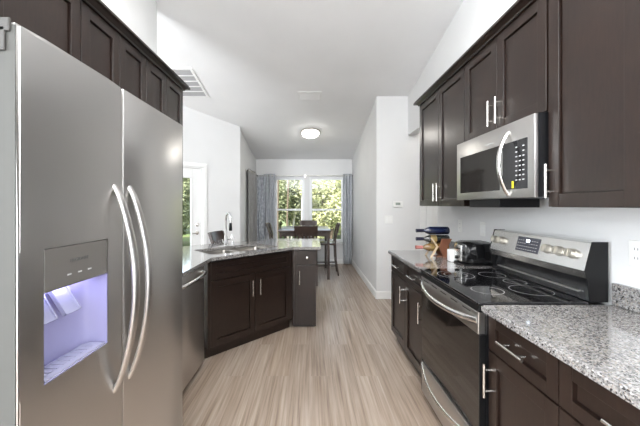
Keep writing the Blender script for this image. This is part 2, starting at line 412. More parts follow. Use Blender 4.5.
def cabinet(name, label, loc, rz, w_, depth, h0, h1, fronts, toe=0, group=None, carcass_poly=None, cat='cabinet', ctop=None):
    t = thing(name, label, cat, loc, rz, group)
    b = bmesh.new()
    if carcass_poly: prism(b, carcass_poly, toe or h0, .67)
    else: box(b, .001, w_-.001, .021, depth, toe or h0, h1)
    obj('body', b, 'espresso', t)
    if toe and not carcass_poly: obj('toe_kick', B(box, .002, w_-.002, .055, .07, 0, toe), 'espresso', t)
    for f in fronts:
        kind, x0, x1, z0, z1 = f[:5]; hs = f[5] if len(f) > 5 else None; fl = f[6] if len(f) > 6 else False
        o = obj(kind, shaker(x0+.0025, x1-.0025, z0+.002, z1-.002, .058 if kind == 'door' else .05, flat=fl), 'espresso', t)
        if hs:
            if hs[0] == 'knob':
                b = bmesh.new(); lathe(b, [(.006, 0), (.006, -.016), (.014, -.02), (.015, -.026), (.010, -.031), (0, -.032)], (hs[1], 0, hs[2]), 16, 'Y'); obj('knob', b, 'nickel', o, True)
            else: bar_handle(o, hs[1], hs[2], hs[0] == 'v')
    return t
RR = -PI/2; LR = PI/2
# right base run: local x runs toward the camera
FX = .825
def rloc(y, z=0): return (FX, y, z)
cabinet('base_cabinet', 'dark brown two door base cabinet with two drawers beyond the range, under the wine rack', rloc(3.115), RR, .91, 1.425-FX, 0, .884,
        [('drawer', 0, .455, .712, .872, ('h', .2275, .795)), ('drawer', .455, .91, .712, .872, ('h', .6825, .795)),
         ('door', 0, .455, .10, .708, ('v', .42, .58)), ('door', .455, .91, .10, .708, ('v', .875, .58))], toe=.10)
cabinet('base_cabinet', 'dark brown base cabinet with one drawer over one door, just nearer than the range', rloc(1.415), RR, .405, 1.425-FX, 0, .884,
        [('drawer', 0.005, .405, .712, .872, ('h', .2, .795)), ('door', 0.005, .405, .10, .708, ('v', .03, .577))], toe=.10)
cabinet('base_cabinet', 'dark brown drawer base cabinet at the lower right corner of the photo', rloc(1.01), RR, .53, 1.425-FX, 0, .884,
        [('drawer', 0, .53, .712, .872, ('h', .265, .795)), ('door', 0, .53, .10, .708, ('v', .03, .577))], toe=.10)
# uppers right
UX = 1.11; UD = 1.43-UX-.003
U0, U1 = 1.37, 2.39
cabinet('wall_cabinet', 'tall dark brown two door wall cabinet above the wine rack and toaster', (UX, 3.10, 0), RR, .905, UD, U0, U1,
        [('door', 0, .46, U0, U1, ('v', .43, 1.49)), ('door', .46, .905, U0, U1, ('v', .50, 1.49))])
cabinet('wall_cabinet', 'short dark brown two door wall cabinet directly above the microwave', (UX, 2.192, 0), RR, .764, UD, 1.822, U1,
        [('door', 0, .382, 1.822, U1, ('v', .345, 1.935)), ('door', .382, .764, 1.822, U1, ('v', .42, 1.935))])
cabinet('wall_cabinet', 'large tall dark brown wall cabinet nearest the camera, right of the microwave', (UX, 1.425, 0), RR, .815, UD, U0, U1,
        [('door', 0.006, .410, U0, U1, ('v', .035, 1.49)), ('door', .410, .815, U0, U1, ('v', .78, 1.49))])
# crown of the right run
def crown(bm, x0, x1):
    profile_x(bm, [(.02, 2.39), (-.012, 2.39), (-.016, 2.398), (-.036, 2.414), (-.05, 2.418), (-.05, 2.432), (.02, 2.432)], x0, x1)
t = thing('crown_molding', 'dark brown crown moulding running along the top of the right wall cabinets', 'moulding', (UX, 3.105, 0), RR)
b = B(crown, 0, 2.50); box(b, -.045, 0, -.045, UD, 2.414, 2.432)
obj('crown_strip', b, 'espresso', t)

# left uppers
LX = -1.13; LD = .325
cabinet('wall_cabinet', 'dark brown two door wall cabinet at the far left run end by the ceiling grille', (LX, 2.08, 0), LR, .595, LD, U0, U1,
        [('door', 0, .285, U0, U1, ('v', .25, 1.49)), ('door', .285, .595, U0, U1, ('v', .32, 1.49))])
cabinet('wall_cabinet', 'dark brown two door wall cabinet just past the refrigerator top, middle of the left run', (LX, 1.49, 0), LR, .589, LD, U0, U1,
        [('door', 0, .30, U0, U1, ('v', .265, 1.49)), ('door', .30, .589, U0, U1, ('v', .335, 1.49))])
cabinet('wall_cabinet', 'dark brown wall cabinet with wide doors right above the stainless refrigerator', (LX, .62, 0), LR, .868, LD, 1.83, U1,
        [('door', 0, .434, 1.83, U1, ('v', .40, 1.94)), ('door', .434, .868, 1.83, U1, ('v', .47, 1.94))])
t = thing('crown_molding', 'dark brown crown moulding along the top of the left wall cabinets', 'moulding', (LX, .60, 0), LR)
b = B(crown, 0, 2.085); box(b, 2.085, 2.125, -.045, LD, 2.414, 2.432)
obj('crown_strip', b, 'espresso', t)

# left base (hidden one) + dishwasher
BX = -.915
cabinet('base_cabinet', 'dark brown drawer base cabinet between the refrigerator and the dishwasher', (BX, 1.475, 0), LR, .50, .535, 0, .884,
        [('drawer', 0, .50, .712, .872, ('h', .25, .795)), ('door', 0, .50, .10, .708, ('v', .46, .58))], toe=.10)
dwt = thing('dishwasher', 'stainless steel dishwasher with a bowed bar handle under the left counter', 'dishwasher', (-.91, 1.985, 0), LR)
b = B(box, .004, .596, 0, .03, .055, .866, .004); obj('door', b, 'steel', dwt, True, 30)
obj('body', B(box, .006, .594, .031, .54, .05, .878), 'case', dwt)
obj('toe_kick', B(box, .006, .594, .045, .06, 0, .05), 'black', dwt)
b = bmesh.new(); pts = [(.03, .0, .82)] + [(.03+.54*i/12, -.02-.035*math.sin(PI*i/12)**.6, .82) for i in range(0, 13)] + [(.57, 0, .82)]
tube(b, pts, .009, 12, .013); obj('handle', b, 'steel_h', dwt, True)

# diagonal sink cabinet
S0 = Vector((-.915, 2.685)); DL = 1.0
def dloc(x, y): # local of diagonal frame -> world
    return (S0.x + x*math.sqrt(.5) - y*math.sqrt(.5), S0.y + x*math.sqrt(.5) + y*math.sqrt(.5))
sc = cabinet('sink_cabinet', 'dark brown angled two door sink base cabinet below the sink', (S0.x, S0.y, 0), PI/4, DL, .6, 0, .884,
        [('drawer_front', .03, DL-.03, .70, .868, None), ('door', .03, DL/2, .10, .696, ('v', DL/2-.045, .558)), ('door', DL/2, DL-.03, .10, .696, ('v', DL/2+.045, .558))],
        toe=.10, carcass_poly=[(0.0, .021), (DL, .021), (DL+.03, .05), (DL+.03, .5), (DL-.2, .68), (.25, .68), (0, .48)])
b = bmesh.new()
box(b, 0, DL, .05, .065, 0, .10); obj('toe_kick', b, 'espresso', sc)
obj('top_rail', B(box, 0, DL, .021, .04, .67, .884), 'espresso', sc)
for q in ((0, .018, .04, .48), (DL+.012, DL+.03, .05, .5)): obj('side_panel', B(box, *q, .67, .884), 'espresso', sc)
b = bmesh.new(); box(b, 0, .03, 0.002, .022, .10, .884); obj('filler_strip', b, 'espresso', sc)
b = bmesh.new(); box(b, DL-.03, DL, 0.002, .022, .10, .884); obj('filler_strip', b, 'espresso', sc)
# corner filler between dishwasher and sink cabinet is part of sink cabinet side
# end cabinet facing the camera
EY = 3.395
ec = cabinet('base_cabinet', 'narrow dark brown cabinet with a knobbed drawer at the end of the peninsula', (-.205, EY, 0), 0, .262, .6, 0, .884,
        [('drawer', .045, .262, .712, .872, ('knob', .16, .79), True), ('door', .045, .262, .035, .708, ('v', .078, .572), True)], toe=.035)
obj('filler_strip', B(box, 0, .045, 0.004, .022, .035, .884), 'espresso', ec)
# knee wall behind peninsula cabinets
b = bmesh.new(); prism(b, [(.055, 3.998), (.055, 4.03), (-.58, 4.03), (-1.44, 3.26), (-1.44, 3.0), (-1.40, 3.0), (-1.40, 3.235), (-.57, 3.998)], 0, .884)
struct('wall_peninsula', b, 'wall')

# counters
def counter(name, label, poly, hole=None):
    bm = bmesh.new()
    if hole is None:
        prism(bm, poly, .884, .914)
        e = [e for e in bm.edges if all(v.co.z > .9 for v in e.verts)]
        bmesh.ops.bevel(bm, geom=e, offset=.006, segments=3, affect='EDGES')
    else:
        vs = [bm.verts.new((x, y, .914)) for x, y in poly]; hs = [bm.verts.new((x, y, .914)) for x, y in hole]
        ed = [bm.edges.new((vs[i], vs[(i+1) % len(vs)])) for i in range(len(vs))] + [bm.edges.new((hs[i], hs[(i+1) % len(hs)])) for i in range(len(hs))]
        bmesh.ops.triangle_fill(bm, use_beauty=True, use_dissolve=False, edges=ed)
        r = bmesh.ops.extrude_face_region(bm, geom=list(bm.faces))
        for v in r['geom']:
            if isinstance(v, bmesh.types.BMVert): v.co.z = .884
    o = obj('countertop', bm, 'granite'); tag(o, label, 'countertop'); return o
CX = .797
counter('c', 'speckled grey granite countertop on the near right, beside the range', [(CX, .47), (1.428, .47), (1.428, 1.418), (CX, 1.418)])
counter('c', 'small speckled granite countertop beyond the range holding the toaster and wine rack', [(CX, 2.20), (1.428, 2.20), (1.428, 3.13), (CX, 3.13)])
tag(obj('backsplash', B(box, 1.405, 1.428, .47, 1.418, .915, 1.016, .003), 'granite'), 'low granite backsplash strip behind the near right countertop', 'backsplash')
tag(obj('backsplash', B(box, 1.405, 1.428, 2.20, 3.13, .915, 1.016, .003), 'granite'), 'low granite backsplash strip behind the toaster', 'backsplash')
# sink hole
SC = Vector(dloc(DL/2, .32)); SW, SD = .80, .44
def srect(hw, hd, cx=0, cy=0, r=.05, n=5):
    pts = []
    for (sx, sy, a0) in ((1, 1, 0), (-1, 1, 90), (-1, -1, 180), (1, -1, 270)):
        for k in range(n+1):
            a = math.radians(a0+90*k/n); pts.append((cx+sx*(hw-r)+r*math.cos(a), cy+sy*(hd-r)+r*math.sin(a)))
    return pts
def toW(p): c = math.sqrt(.5); return (SC.x + c*p[0]-c*p[1], SC.y + c*p[0]+c*p[1])
pk = [(-.88, 1.475), (-.88, 2.678), (-.19, 3.368), (.11, 3.368), (.11, 4.22), (-.50, 4.22), (-1.455, 3.42), (-1.455, 1.475)]
counter('c', 'angled peninsula granite countertop around the kitchen sink', pk[::-1], [toW(p) for p in srect(SW/2, SD/2)])
tag(obj('backsplash', B(box, -1.457, -1.43, 1.475, 2.86, .915, 1.016, .003), 'granite'), 'low granite backsplash strip along the left wall over the dishwasher', 'backsplash')

# sink (undermount, two bowls)
sk = thing('kitchen_sink', 'double bowl stainless steel sink set in the angled granite counter', 'sink', (SC.x, SC.y, .884), PI/4)
def bowl(bm, cx, hw):
    loops = []
    for (ex, z, r) in ((.0, 0, .05), (-.004, -.02, .05), (-.012, -.16, .05), (-.03, -.19, .05)):
        loops.append([bm.verts.new((x, y, z)) for x, y in srect(hw+ex, SD/2+.004+ex, cx, 0, r)])
    for i in range(len(loops)-1):
        n = len(loops[i])
        for j in range(n): bm.faces.new((loops[i][j], loops[i][(j+1) % n], loops[i+1][(j+1) % n], loops[i+1][j]))
    bm.faces.new(loops[-1])
for (cx, hw) in ((-.205, .19), (.205, .19)):
    b = B(bowl, cx, hw); o = obj('bowl', b, 'sink', sk, True)
    md = o.modifiers.new('s', 'SOLIDIFY'); md.thickness = .003; md.offset = 1
    b = bmesh.new(); lathe(b, [(.0, .004), (.03, .004), (.042, .002), (.042, 0), (0, 0)], (cx, 0, -.188), 20); obj('drain', b, 'chrome', o, True)
obj('divider', B(box, -.016, .016, -SD/2, SD/2, -.03, -.004, .004), 'sink', sk)
# faucet
fp = Vector((-.97, 3.45))
fc = thing('faucet', 'tall gooseneck pull down faucet behind the sink', 'faucet', (fp.x, fp.y, .914), 0)
b = bmesh.new(); lathe(b, [(.028, 0), (.028, .006), (.021, .012), (.019, .10), (.0135, .13), (.013, .2)], seg=20); obj('base', b, 'chrome', fc, True)
dv = Vector((.10, -.155)).normalized(); R = .085; path = [(0, 0, .19), (0, 0, .29)]
for k in range(1, 13):
    a = PI*k/12; h = R*(1-math.cos(a)); path.append((dv.x*h, dv.y*h, .29+R*math.sin(a)))
path.append((dv.x*2*R, dv.y*2*R, .27))
b = bmesh.new(); tube(b, path, .0125, 14, up=(.83, .54, 0)); obj('spout', b, 'chrome', fc, True)
b = bmesh.new(); lathe(b, [(.013, .27), (.016, .24), (.018, .19), (.015, .185)], (dv.x*2*R, dv.y*2*R, 0), 16); obj('spray_head', b, 'black', fc, True)
b = bmesh.new(); tube(b, [(.0, 0, .075), (.045, .03, .08)], .011, 10); tube(b, [(.045, .03, .08), (.06, .04, .13)], .006, 8); obj('lever', b, 'chrome', fc, True)
sp = thing('soap_dispenser', 'small chrome soap pump standing beside the faucet', 'soap dispenser', (-.925, 3.57, .914), 0)
b = bmesh.new(); lathe(b, [(.024, 0), (.024, .006), (.014, .012), (.012, .045), (.006, .05), (.006, .09)], seg=16); obj('body', b, 'chrome', sp, True)
b = bmesh.new(); lathe(b, [(.011, .088), (.011, .102), (0, .103)], seg=12); tube(b, [(0, 0, .096), (.03, -.045, .094), (.034, -.05, .085)], .005, 8); obj('spout', b, 'chrome', sp, True)

# ------------------------------------------------------------ refrigerator
FRX = -.61; FY = .63
fr = thing('refrigerator', 'stainless steel side by side refrigerator with water dispenser filling the left foreground', 'refrigerator', (FRX, FY, 0), LR)
FW = .814; FS = .353
obj('body', B(box, .004, FW-.004, .078, .80, .02, 1.745, .004), 'fridge_side', fr)
obj('base_grille', B(box, .01, FW-.01, .05, .075, .02, .09), 'case', fr)
dx0, dx1, dz0, dz1, dpz = .062, .280, .966, 1.279, 1.176
def rdoor(bm, x0, x1, hole=None):
    z0, z1 = .10, 1.76; d0, d1 = 0, .068
    if hole:
        a, c, lo, hi = hole
        xs = [x0, a, c, x1]; zs = [z0, lo, hi, z1]
        for i in range(3):
            for j in range(3):
                if i == 1 and j == 1: continue
                for y in (d0,):
                    q = [bm.verts.new((xx, y, zz)) for xx, zz in ((xs[i], zs[j]), (xs[i+1], zs[j]), (xs[i+1], zs[j+1]), (xs[i], zs[j+1]))]
                    bm.faces.new(q)
        bmesh.ops.remove_doubles(bm, verts=bm.verts, dist=1e-5)
        out = [e for e in bm.edges if e.is_boundary and not (abs(e.verts[0].co.x-e.verts[1].co.x) > .01 and lo-.001 <= e.verts[0].co.z <= hi+.001 and a-.001 <= e.verts[0].co.x <= c+.001 and a-.001 <= e.verts[1].co.x <= c+.001) ]
        r = bmesh.ops.extrude_edge_only(bm, edges=[e for e in bm.edges if e.is_boundary])
        for v in r['geom']:
            if isinstance(v, bmesh.types.BMVert):
                hole_v = a-.001 <= v.co.x <= c+.001 and lo-.001 <= v.co.z <= hi+.001
                v.co.y = .03 if hole_v else d1
        rim = [e for e in bm.edges if all(abs(v.co.y) < 1e-6 for v in e.verts) and (all(abs(v.co.x-x0) < 1e-5 for v in e.verts) or all(abs(v.co.x-x1) < 1e-5 for v in e.verts) or all(abs(v.co.z-z0) < 1e-5 for v in e.verts) or all(abs(v.co.z-z1) < 1e-5 for v in e.verts))]
        bmesh.ops.bevel(bm, geom=rim, offset=.006, segments=3, affect='EDGES')
        box(bm, x0+.002, a-.004, .03, d1, z0+.002, z1-.002); box(bm, c+.004, x1-.002, .03, d1, z0+.002, z1-.002)
        box(bm, a-.004, c+.004, .03, d1, hi+.004, z1-.002); box(bm, a-.004, c+.004, .03, d1, z0+.002, lo-.004)
    else: box(bm, x0, x1, d0, d1, z0, z1, .006)
dl_ = obj('freezer_door', B(rdoor, 0, FS-.003, (dx0, dx1, dz0, dz1)), 'steel', fr, True, 30); dl_['label'] = 'narrower left door with the water dispenser'
dr_ = obj('refrigerator_door', B(rdoor, FS+.003, FW), 'steel', fr, True, 30)
# painted side skin and hinge cap on the near edge of the door
b = B(box, -.0015, .0, .004, .066, .105, 1.755); obj('door_edge', b, 'fridge_side', dl_)
b = bmesh.new(); box(b, -.006, .0, .012, .066, 1.74, 1.768, .002); box(b, -.006, -.001, .022, .066, 1.70, 1.75, .002); obj('hinge_cap', b, 'greyplastic', dl_)
b = bmesh.new(); box(b, FW-.05, FW+.001, .02, .066, 1.755, 1.772, .004); obj('hinge_cap', b, 'greyplastic', dr_)
# handles
def fhandle(x):
    b = bmesh.new(); n = 22; z0, z1 = .80, 1.442; pts = []; rad = []
    for i in range(n+1):
        t_ = i/n; pts.append((x, .004-.068*math.sin(PI*t_)**.75, z0+(z1-z0)*t_)); rad.append(.8+.25*math.sin(PI*t_))
    tube(b, pts, .009, 16, .016, up=(1, 0, 0), radii=rad); return b
obj('handle', fhandle(.315), 'steel', dl_, True); obj('handle', fhandle(.392), 'steel', dr_, True)
# dispenser
dp = dl_; obj('dispenser_panel', B(box, dx0+.001, dx1-.001, .001, .03, dpz, dz1-.001, .003), 'panelgrey', dl_)
text('FRIGIDAIRE', .0125, 'ink', dp, (.170, .0004, 1.238), (PI/2, 0, 0))
for k in range(3): obj('button', B(box, .13+.035*k, .142+.035*k, .0, .002, 1.203, 1.2065), 'btn', dl_)
b = bmesh.new(); dd = .074
a, c, lo, hi = dx0+.001, dx1-.001, dz0+.001, dpz
# niche shell with curved back
prof = [(a, .002), (a+.004, .05)] + [(a+.02+(c-a-.04)*i/10, dd-.012*(1-math.sin(PI*i/10))) for i in range(11)] + [(c-.004, .05), (c, .002)]
vlo = [b.verts.new((x, y, lo)) for x, y in prof]; vhi = [b.verts.new((x, y, hi)) for x, y in prof]
for i in range(len(prof)-1): b.faces.new((vlo[i], vlo[i+1], vhi[i+1], vhi[i]))
b.faces.new(vlo[::-1]); b.faces.new(vhi)
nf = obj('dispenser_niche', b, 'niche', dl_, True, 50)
b = bmesh.new(); tray = [(a+.006, .004), (a+.01, .05), (a+.025, .060), (c-.025, .060), (c-.01, .05), (c-.006, .004)]
prism(b, tray, lo, lo+.006)
for k in range(9): box(b, a+.02+.02*k, a+.032+.02*k, .02, .055, lo+.006, lo+.0075)
obj('drip_tray', b, 'clearp', dl_)
for x0 in (.072, .148):
    b = bmesh.new()
    prism(b, [(x0, 0), (x0+.052, 0), (x0+.052, .006), (x0, .006)], 0, .075)
    for (q0, q1) in ((x0, x0+.004), (x0+.048, x0+.052)): box(b, q0, q1, -.005, .001, 0, .075)
    box(b, x0, x0+.052, -.005, .001, 0, .004)
    bmesh.ops.rotate(b, verts=b.verts, cent=(0, 0, 0), matrix=Matrix.Rotation(math.radians(-32), 3, 'X'))
    bmesh.ops.translate(b, verts=b.verts, vec=(0, .022, 1.096))
    obj('paddle', b, 'clearp', dl_)
b = bmesh.new(); box(b, .10, .24, .02, .028, hi-.004, hi-.001); obj('led_strip', b, mat('cool_led', (1, 1, 1), .4, emis=(.75, .78, 1), emis_s=1), dl_)
l = bpy.data.lights.new('dispenser_light', 'AREA'); l.shape = 'RECTANGLE'; l.size = .17; l.size_y = .02; l.energy = .05; l.color = (.62, .60, 1.0)
lo_ = bpy.data.objects.new('dispenser_light', l); C.objects.link(lo_); lo_.location = (FRX-.050, FY+.171, hi-.006); lo_.rotation_euler = (0, 0, LR)

# ------------------------------------------------------------ range
RY0 = 2.193; RW = .765; RX = .80
rg = thing('range', 'stainless and black glass electric range between the two right counters', 'range', (RX, RY0, 0), RR)
D = 1.40-RX
obj('body', B(box, .002, RW-.002, .03, D, .02, .905), 'case', rg)
b = B(box, 0, RW, -.012, D-.09, .905, .921, .004)
ct = obj('cooktop', b, 'blackglass', rg)
def ring(bm, cx, cy, r):
    n = 40; v0 = []; v1 = []
    for j in range(n):
        a = 2*PI*j/n; v0.append(bm.verts.new((cx+(r-.0018)*math.cos(a), cy+(r-.0018)*math.sin(a), .9214))); v1.append(bm.verts.new((cx+(r+.0018)*math.cos(a), cy+(r+.0018)*math.sin(a), .9214)))
    for j in range(n): bm.faces.new((v0[j], v0[(j+1) % n], v1[(j+1) % n], v1[j]))
for (cx, cy, rs) in ((.20, .15, (.11, .07)), (.20, .39, (.078,)), (.56, .15, (.078,)), (.56, .385, (.10,)), (.38, .42, (.06,))):
    b = bmesh.new()
    for r in rs: ring(b, cx, cy, r)
    obj('burner_ring', b, 'ring', ct)
obj('front_trim', B(box, 0, RW, -.010, .03, .872, .904, .003), 'black', rg)
od = obj('oven_door', B(box, .004, RW-.004, 0, .03, .272, .765, .004), 'ovenglass', rg); od['label'] = 'black glass oven door'
b = B(box, .004, RW-.016, -.004, .03, .762, .870, .004)
tb = obj('door_top_band', b, 'steel', od); tb['label'] = 'stainless band across the door top'
for k in range(5): obj('vent_slot', B(box, .06+.135*k, .14+.135*k, -.0046, .0, .848, .853), 'case', rg)
def bowed(x0, x1, zc, out, droop, r, r2):
    b = bmesh.new(); n = 20; pts = []
    for i in range(n+1):
        t_ = i/n; pts.append((x0+(x1-x0)*t_, .0-out*math.sin(PI*t_)**.7, zc-droop*math.sin(PI*t_)))
    tube(b, pts, r, 12, r2); return b
obj('handle', bowed(.02, RW-.03, .825, .062, .02, .010, .015), 'steel_h', od, True)
b = bmesh.new(); box(b, RW-.012, RW-.002, -.004, .03, .05, .765, .002); obj('side_trim', b, 'black', rg); obj('side_trim', B(box, .004, .012, -.002, .03, .05, .27), 'black', rg)
sd_ = obj('storage_drawer', B(box, .012, RW-.014, -.004, .03, .045, .262, .004), 'steel', rg, True, 30)
obj('handle', bowed(.02, RW-.03, .245, .055, .035, .008, .012), 'steel_h', sd_, True)
# backguard in (y,z)
by = .50
lowp = [(by+.022, .921), (by+.03, 1.03), (D, 1.03), (D, .921)]
b = bmesh.new(); profile_x(b, lowp, .012, RW-.012); obj('vent_riser', b, 'gloss_black', rg)
b = bmesh.new(); box(b, .06, RW-.06, by+.010, by+.03, .955, .962, .002); obj('vent_trim', b, 'steel', rg)
pan = [(by+.006, 1.03), (by-.007, 1.068), (by+.026, 1.198), (by+.04, 1.203), (D, 1.203), (D, 1.03)]
b = bmesh.new(); profile_x(b, pan, .004, RW-.004); cp = obj('control_panel', b, 'steel_h', rg); cp['label'] = 'slanted stainless control panel'
sidep = [(by-.010, 1.066), (by+.003, 1.025), (by+.015, .921), (D, .921), (D, 1.205), (by+.026, 1.205)]
for x0 in (-.001, RW-.004):
    b = bmesh.new(); profile_x(b, sidep, x0, x0+.005); obj('end_cap', b, 'black', rg)
# slanted-face frame
pa = Vector((by-.007, 1.068)); pb = Vector((by+.026, 1.198)); sl = math.atan2(pb.x-pa.x, pb.y-pa.y)   # lean back
def panel_pt(t_, off=0):
    p = pa.lerp(pb, t_); n = Vector((-(pb-pa).y, (pb-pa).x)).normalized(); return p + n*off
def on_panel(bm, x0, x1, t0, t1, th):
    q = [panel_pt(t0, -.001), panel_pt(t0, th), panel_pt(t1, th), panel_pt(t1, -.001)]
    profile_x(bm, [(v.x, v.y) for v in q], x0, x1)
b = B(on_panel, .265, .455, .22, .88, .002); ds = cp; obj('display', b, mat('display_slate', (.06, .06, .075), .25), cp)
for r in range(4):
    for k in range(9):
        if r == 3 and 2 < k < 6: continue
        if r == 2 and k == 4: continue
        obj('button', B(on_panel, .276+.019*k, .286+.019*k, .30+.14*r, .325+.14*r, .0026), 'btn', cp)
b = B(on_panel, .345, .372, .66, .78, .0028); obj('clock_readout', b, 'led', ds)
def knob(x, r=.023):
    b = bmesh.new(); lathe(b, [(r*1.12, 0), (r*1.12, -.004), (r, -.006), (r*.92, -.026), (r*.6, -.029), (0, -.029)], seg=20, axis='Y')
    box(b, -.0035, .0035, -.034, -.02, -r*.85, r*.85, .001)
    o = obj('knob', b, 'knob', cp, True); p = panel_pt(.53, 0); o.location = (x, p.x, p.y); o.rotation_euler = (-sl, 0, 0)
for x in (.045, .115, .515, .595, .675): knob(x)

# ------------------------------------------------------------ microwave
MX = 1.055; MY = 2.193
mw = thing('microwave', 'stainless over the range microwave under the short wall cabinet', 'microwave', (MX, MY, 0), RR)
obj('body', B(box, .002, .763, .022, 1.425-MX, 1.418, 1.818), 'case', mw)
md_ = obj('door', B(box, 0, .762, 0, .021, 1.415, 1.815, .004), 'steel', mw, True, 30)
obj('window_glass', B(box, .055, .50, -.0015, .002, 1.462, 1.712, .001), 'ovenglass', md_)
text('FRIGIDAIRE', .014, 'btn', md_, (.40, -.0004, 1.738), (PI/2, 0, 0))
cpn = obj('control_panel', B(box, .525, .718, -.0015, .002, 1.462, 1.712, .001), mat('black_control_glass', (.02, .02, .022), .12), mw)
b = bmesh.new()
for r in range(8):
    for k in range(3):
        if r < 6 or k != 1: obj('button', B(box, .632+.026*k, .645+.026*k, -.0022, 0, 1.505+.024*r, 1.511+.024*r), 'btn', cpn)
obj('sticker', B(box, .603, .618, -.0024, 0, 1.468, 1.505), 'yellow', cpn)
b = bmesh.new(); pts = []; n = 20
for i in range(n+1):
    t_ = i/n; pts.append((.575+.012*math.sin(PI*t_), .0-.062*math.sin(PI*t_)**.8, 1.432+.335*t_))
tube(b, pts, .009, 12, .013, up=(1, 0, 0)); obj('handle', b, 'steel_h', md_, True)
obj('vent_grille', B(box, .06, .40, .06, .30, 1.365, 1.417, .003), 'case', mw)

# ------------------------------------------------------------ things on the far right counter
CT = .914
wr = thing('wine_rack', 'small zigzag wooden wine rack on the far right counter', 'wine rack', (1.16, 2.76, CT), 0)
for y0 in (-.075, .05):
    b = bmesh.new(); z = [(.095, 0), (.02, 0), (-.02, .08), (.005, .165), (.09, .165), (.05, .09)]
    vs = [(x, zz) for x, zz in z]
    a = [b.verts.new((x, y0, zz)) for x, zz in vs]; c = [b.verts.new((x, y0+.022, zz)) for x, zz in vs]
    b.faces.new(a); b.faces.new(c[::-1])
    for i in range(6): b.faces.new((a[i], a[(i+1) % 6], c[(i+1) % 6], c[i]))
    obj('side_board', b, 'rackwood', wr)
    b = bmesh.new(); pts = [(-.10, 0), (-.085, 0), (-.03, .095), (-.085, .175), (-.10, .175), (-.045, .095)]
    a = [b.verts.new((x, y0, zz)) for x, zz in pts]; c = [b.verts.new((x, y0+.018, zz)) for x, zz in pts]
    b.faces.new(a); b.faces.new(c[::-1])
    for i in range(6): b.faces.new((a[i], a[(i+1) % 6], c[(i+1) % 6], c[i]))
    obj('front_board', b, 'palewood', wr)
obj('cross_slat', B(box, -.035, .085, -.053, .05, .0, .006), 'rackwood', wr); obj('cross_slat', B(box, -.04, -.0, -.053, .05, .086, .094), 'rackwood', wr)
def bottle(z, m, foil, label, x=1.25, y=2.76, lab=None):
    t = thing('wine_bottle', label, 'bottle', (x, y, CT+z), 0, 'bottles in the wine rack')
    b = bmesh.new(); r = .036
    lathe(b, [(0, 0), (r*.9, 0), (r, -.006), (r, -.17), (r*.75, -.195), (.015, -.218), (.014, -.235)], (0, 0, 0), 20, 'X'); obj('glass', b, m, t, True)
    b = bmesh.new(); lathe(b, [(.0155, -.23), (.0155, -.28), (.0165, -.282), (.0165, -.292), (0, -.293)], (0, 0, 0), 14, 'X'); obj('foil', b, foil, t, True)
    if lab:
        b = bmesh.new(); lathe(b, [(r+.0006, -.115), (r+.0006, -.168)], (0, 0, 0), 20, 'X'); obj('paper_label', b, lab, t, True)
bottle(.233, 'bottle_blue', 'foil_dark', 'dark blue wine bottle lying on top of the wine rack')
bottle(.158, 'bottle_dark', 'foil_dark', 'dark wine bottle in the middle of the wine rack', lab='gold')
bottle(.082, 'bottle_amber', 'foil_pink', 'amber wine bottle with pink foil, lowest in the wine rack', x=1.245, lab='gold')
tag(obj('canister', B(box, 1.138, 1.206, 2.47, 2.54, CT+.001, CT+.10, .008), 'ceramic', None, True), 'small square white ceramic canister between the wine rack and toaster', 'canister')
# toaster
ts = thing('toaster', 'glossy black two slice toaster on the far right counter', 'toaster', (1.285, 2.395, CT), 0)
b = bmesh.new(); box(b, -.122, .122, -.095, .095, .012, .180, .036); obj('shell', b, 'gloss_black', ts, True)
b = bmesh.new(); box(b, -.126, -.118, -.06, .06, .03, .155, .003); obj('end_panel', b, 'steel_h', ts, True)
b = bmesh.new(); box(b, .118, .126, -.06, .06, .03, .155, .003); obj('end_panel', b, 'steel_h', ts, True)
b = bmesh.new(); box(b, -.12, .12, -.088, .088, .0, .014, .004); obj('base', b, 'black', ts)
for s in (-.035, .035):
    b = bmesh.new(); box(b, -.085, .085, s-.014, s+.014, .1775, .180, .001); obj('slot', b, 'steel_h', ts)
b = bmesh.new(); box(b, -.150, -.127, -.018, .018, .12, .132, .003); obj('lever', b, 'black', ts)
b = bmesh.new(); lathe(b, [(.014, -.128), (.013, -.142), (0, -.143)], (0, 0, .055), 16, 'X'); obj('dial', b, 'black', ts, True)

# ------------------------------------------------------------ wall plates
def outlet(label, loc, rz, w_=.072, h=.116, sw=0, name='outlet'):
    t = thing(name, label, 'outlet' if not sw else 'light switch', loc, rz)
    obj('cover_plate', B(box, -w_/2, w_/2, -.006, 0, -h/2, h/2, .003), 'plastic', t)
    if sw:
        for k in range(sw):
            x = (k-(sw-1)/2)*.046; obj('rocker', B(box, x-.016, x+.016, -.010, -.005, -.033, .033, .002), 'white', t)
    else:
        for z in (-.02, .02):
            b = bmesh.new(); box(b, -.016, .016, -.008, -.005, z-.014, z+.014, .002); o = obj('receptacle', b, 'white', t)
            b = bmesh.new(); box(b, -.008, -.0055, -.0084, -.007, z-.004, z+.006); box(b, .0055, .008, -.0084, -.007, z-.004, z+.006); obj('slots', b, 'ink', o)
outlet('white duplex outlet on the right wall above the near counter, cut by the frame edge', (KW, 1.325, 1.166), RR)
outlet('white outlet on the right wall between the wine rack and toaster', (KW, 2.90, 1.18), RR)
outlet('white switch plate on the right wall above the toaster', (KW, 2.52, 1.18), RR, sw=1, name='light_switch')
outlet('white double rocker switch plate below the thermostat', (1.14, 4.46, 1.166), 0, w_=.118, sw=2, name='light_switch')
outlet('small white outlet low on the dining side wall near the window', (.965, 5.84, .46), RR)
t = thing('thermostat', 'white rectangular wall thermostat above the switch plate', 'thermostat', (1.273, 4.46, 1.39), 0)
obj('housing', B(box, -.07, .07, -.025, 0, -.045, .045, .008), 'plastic', t)
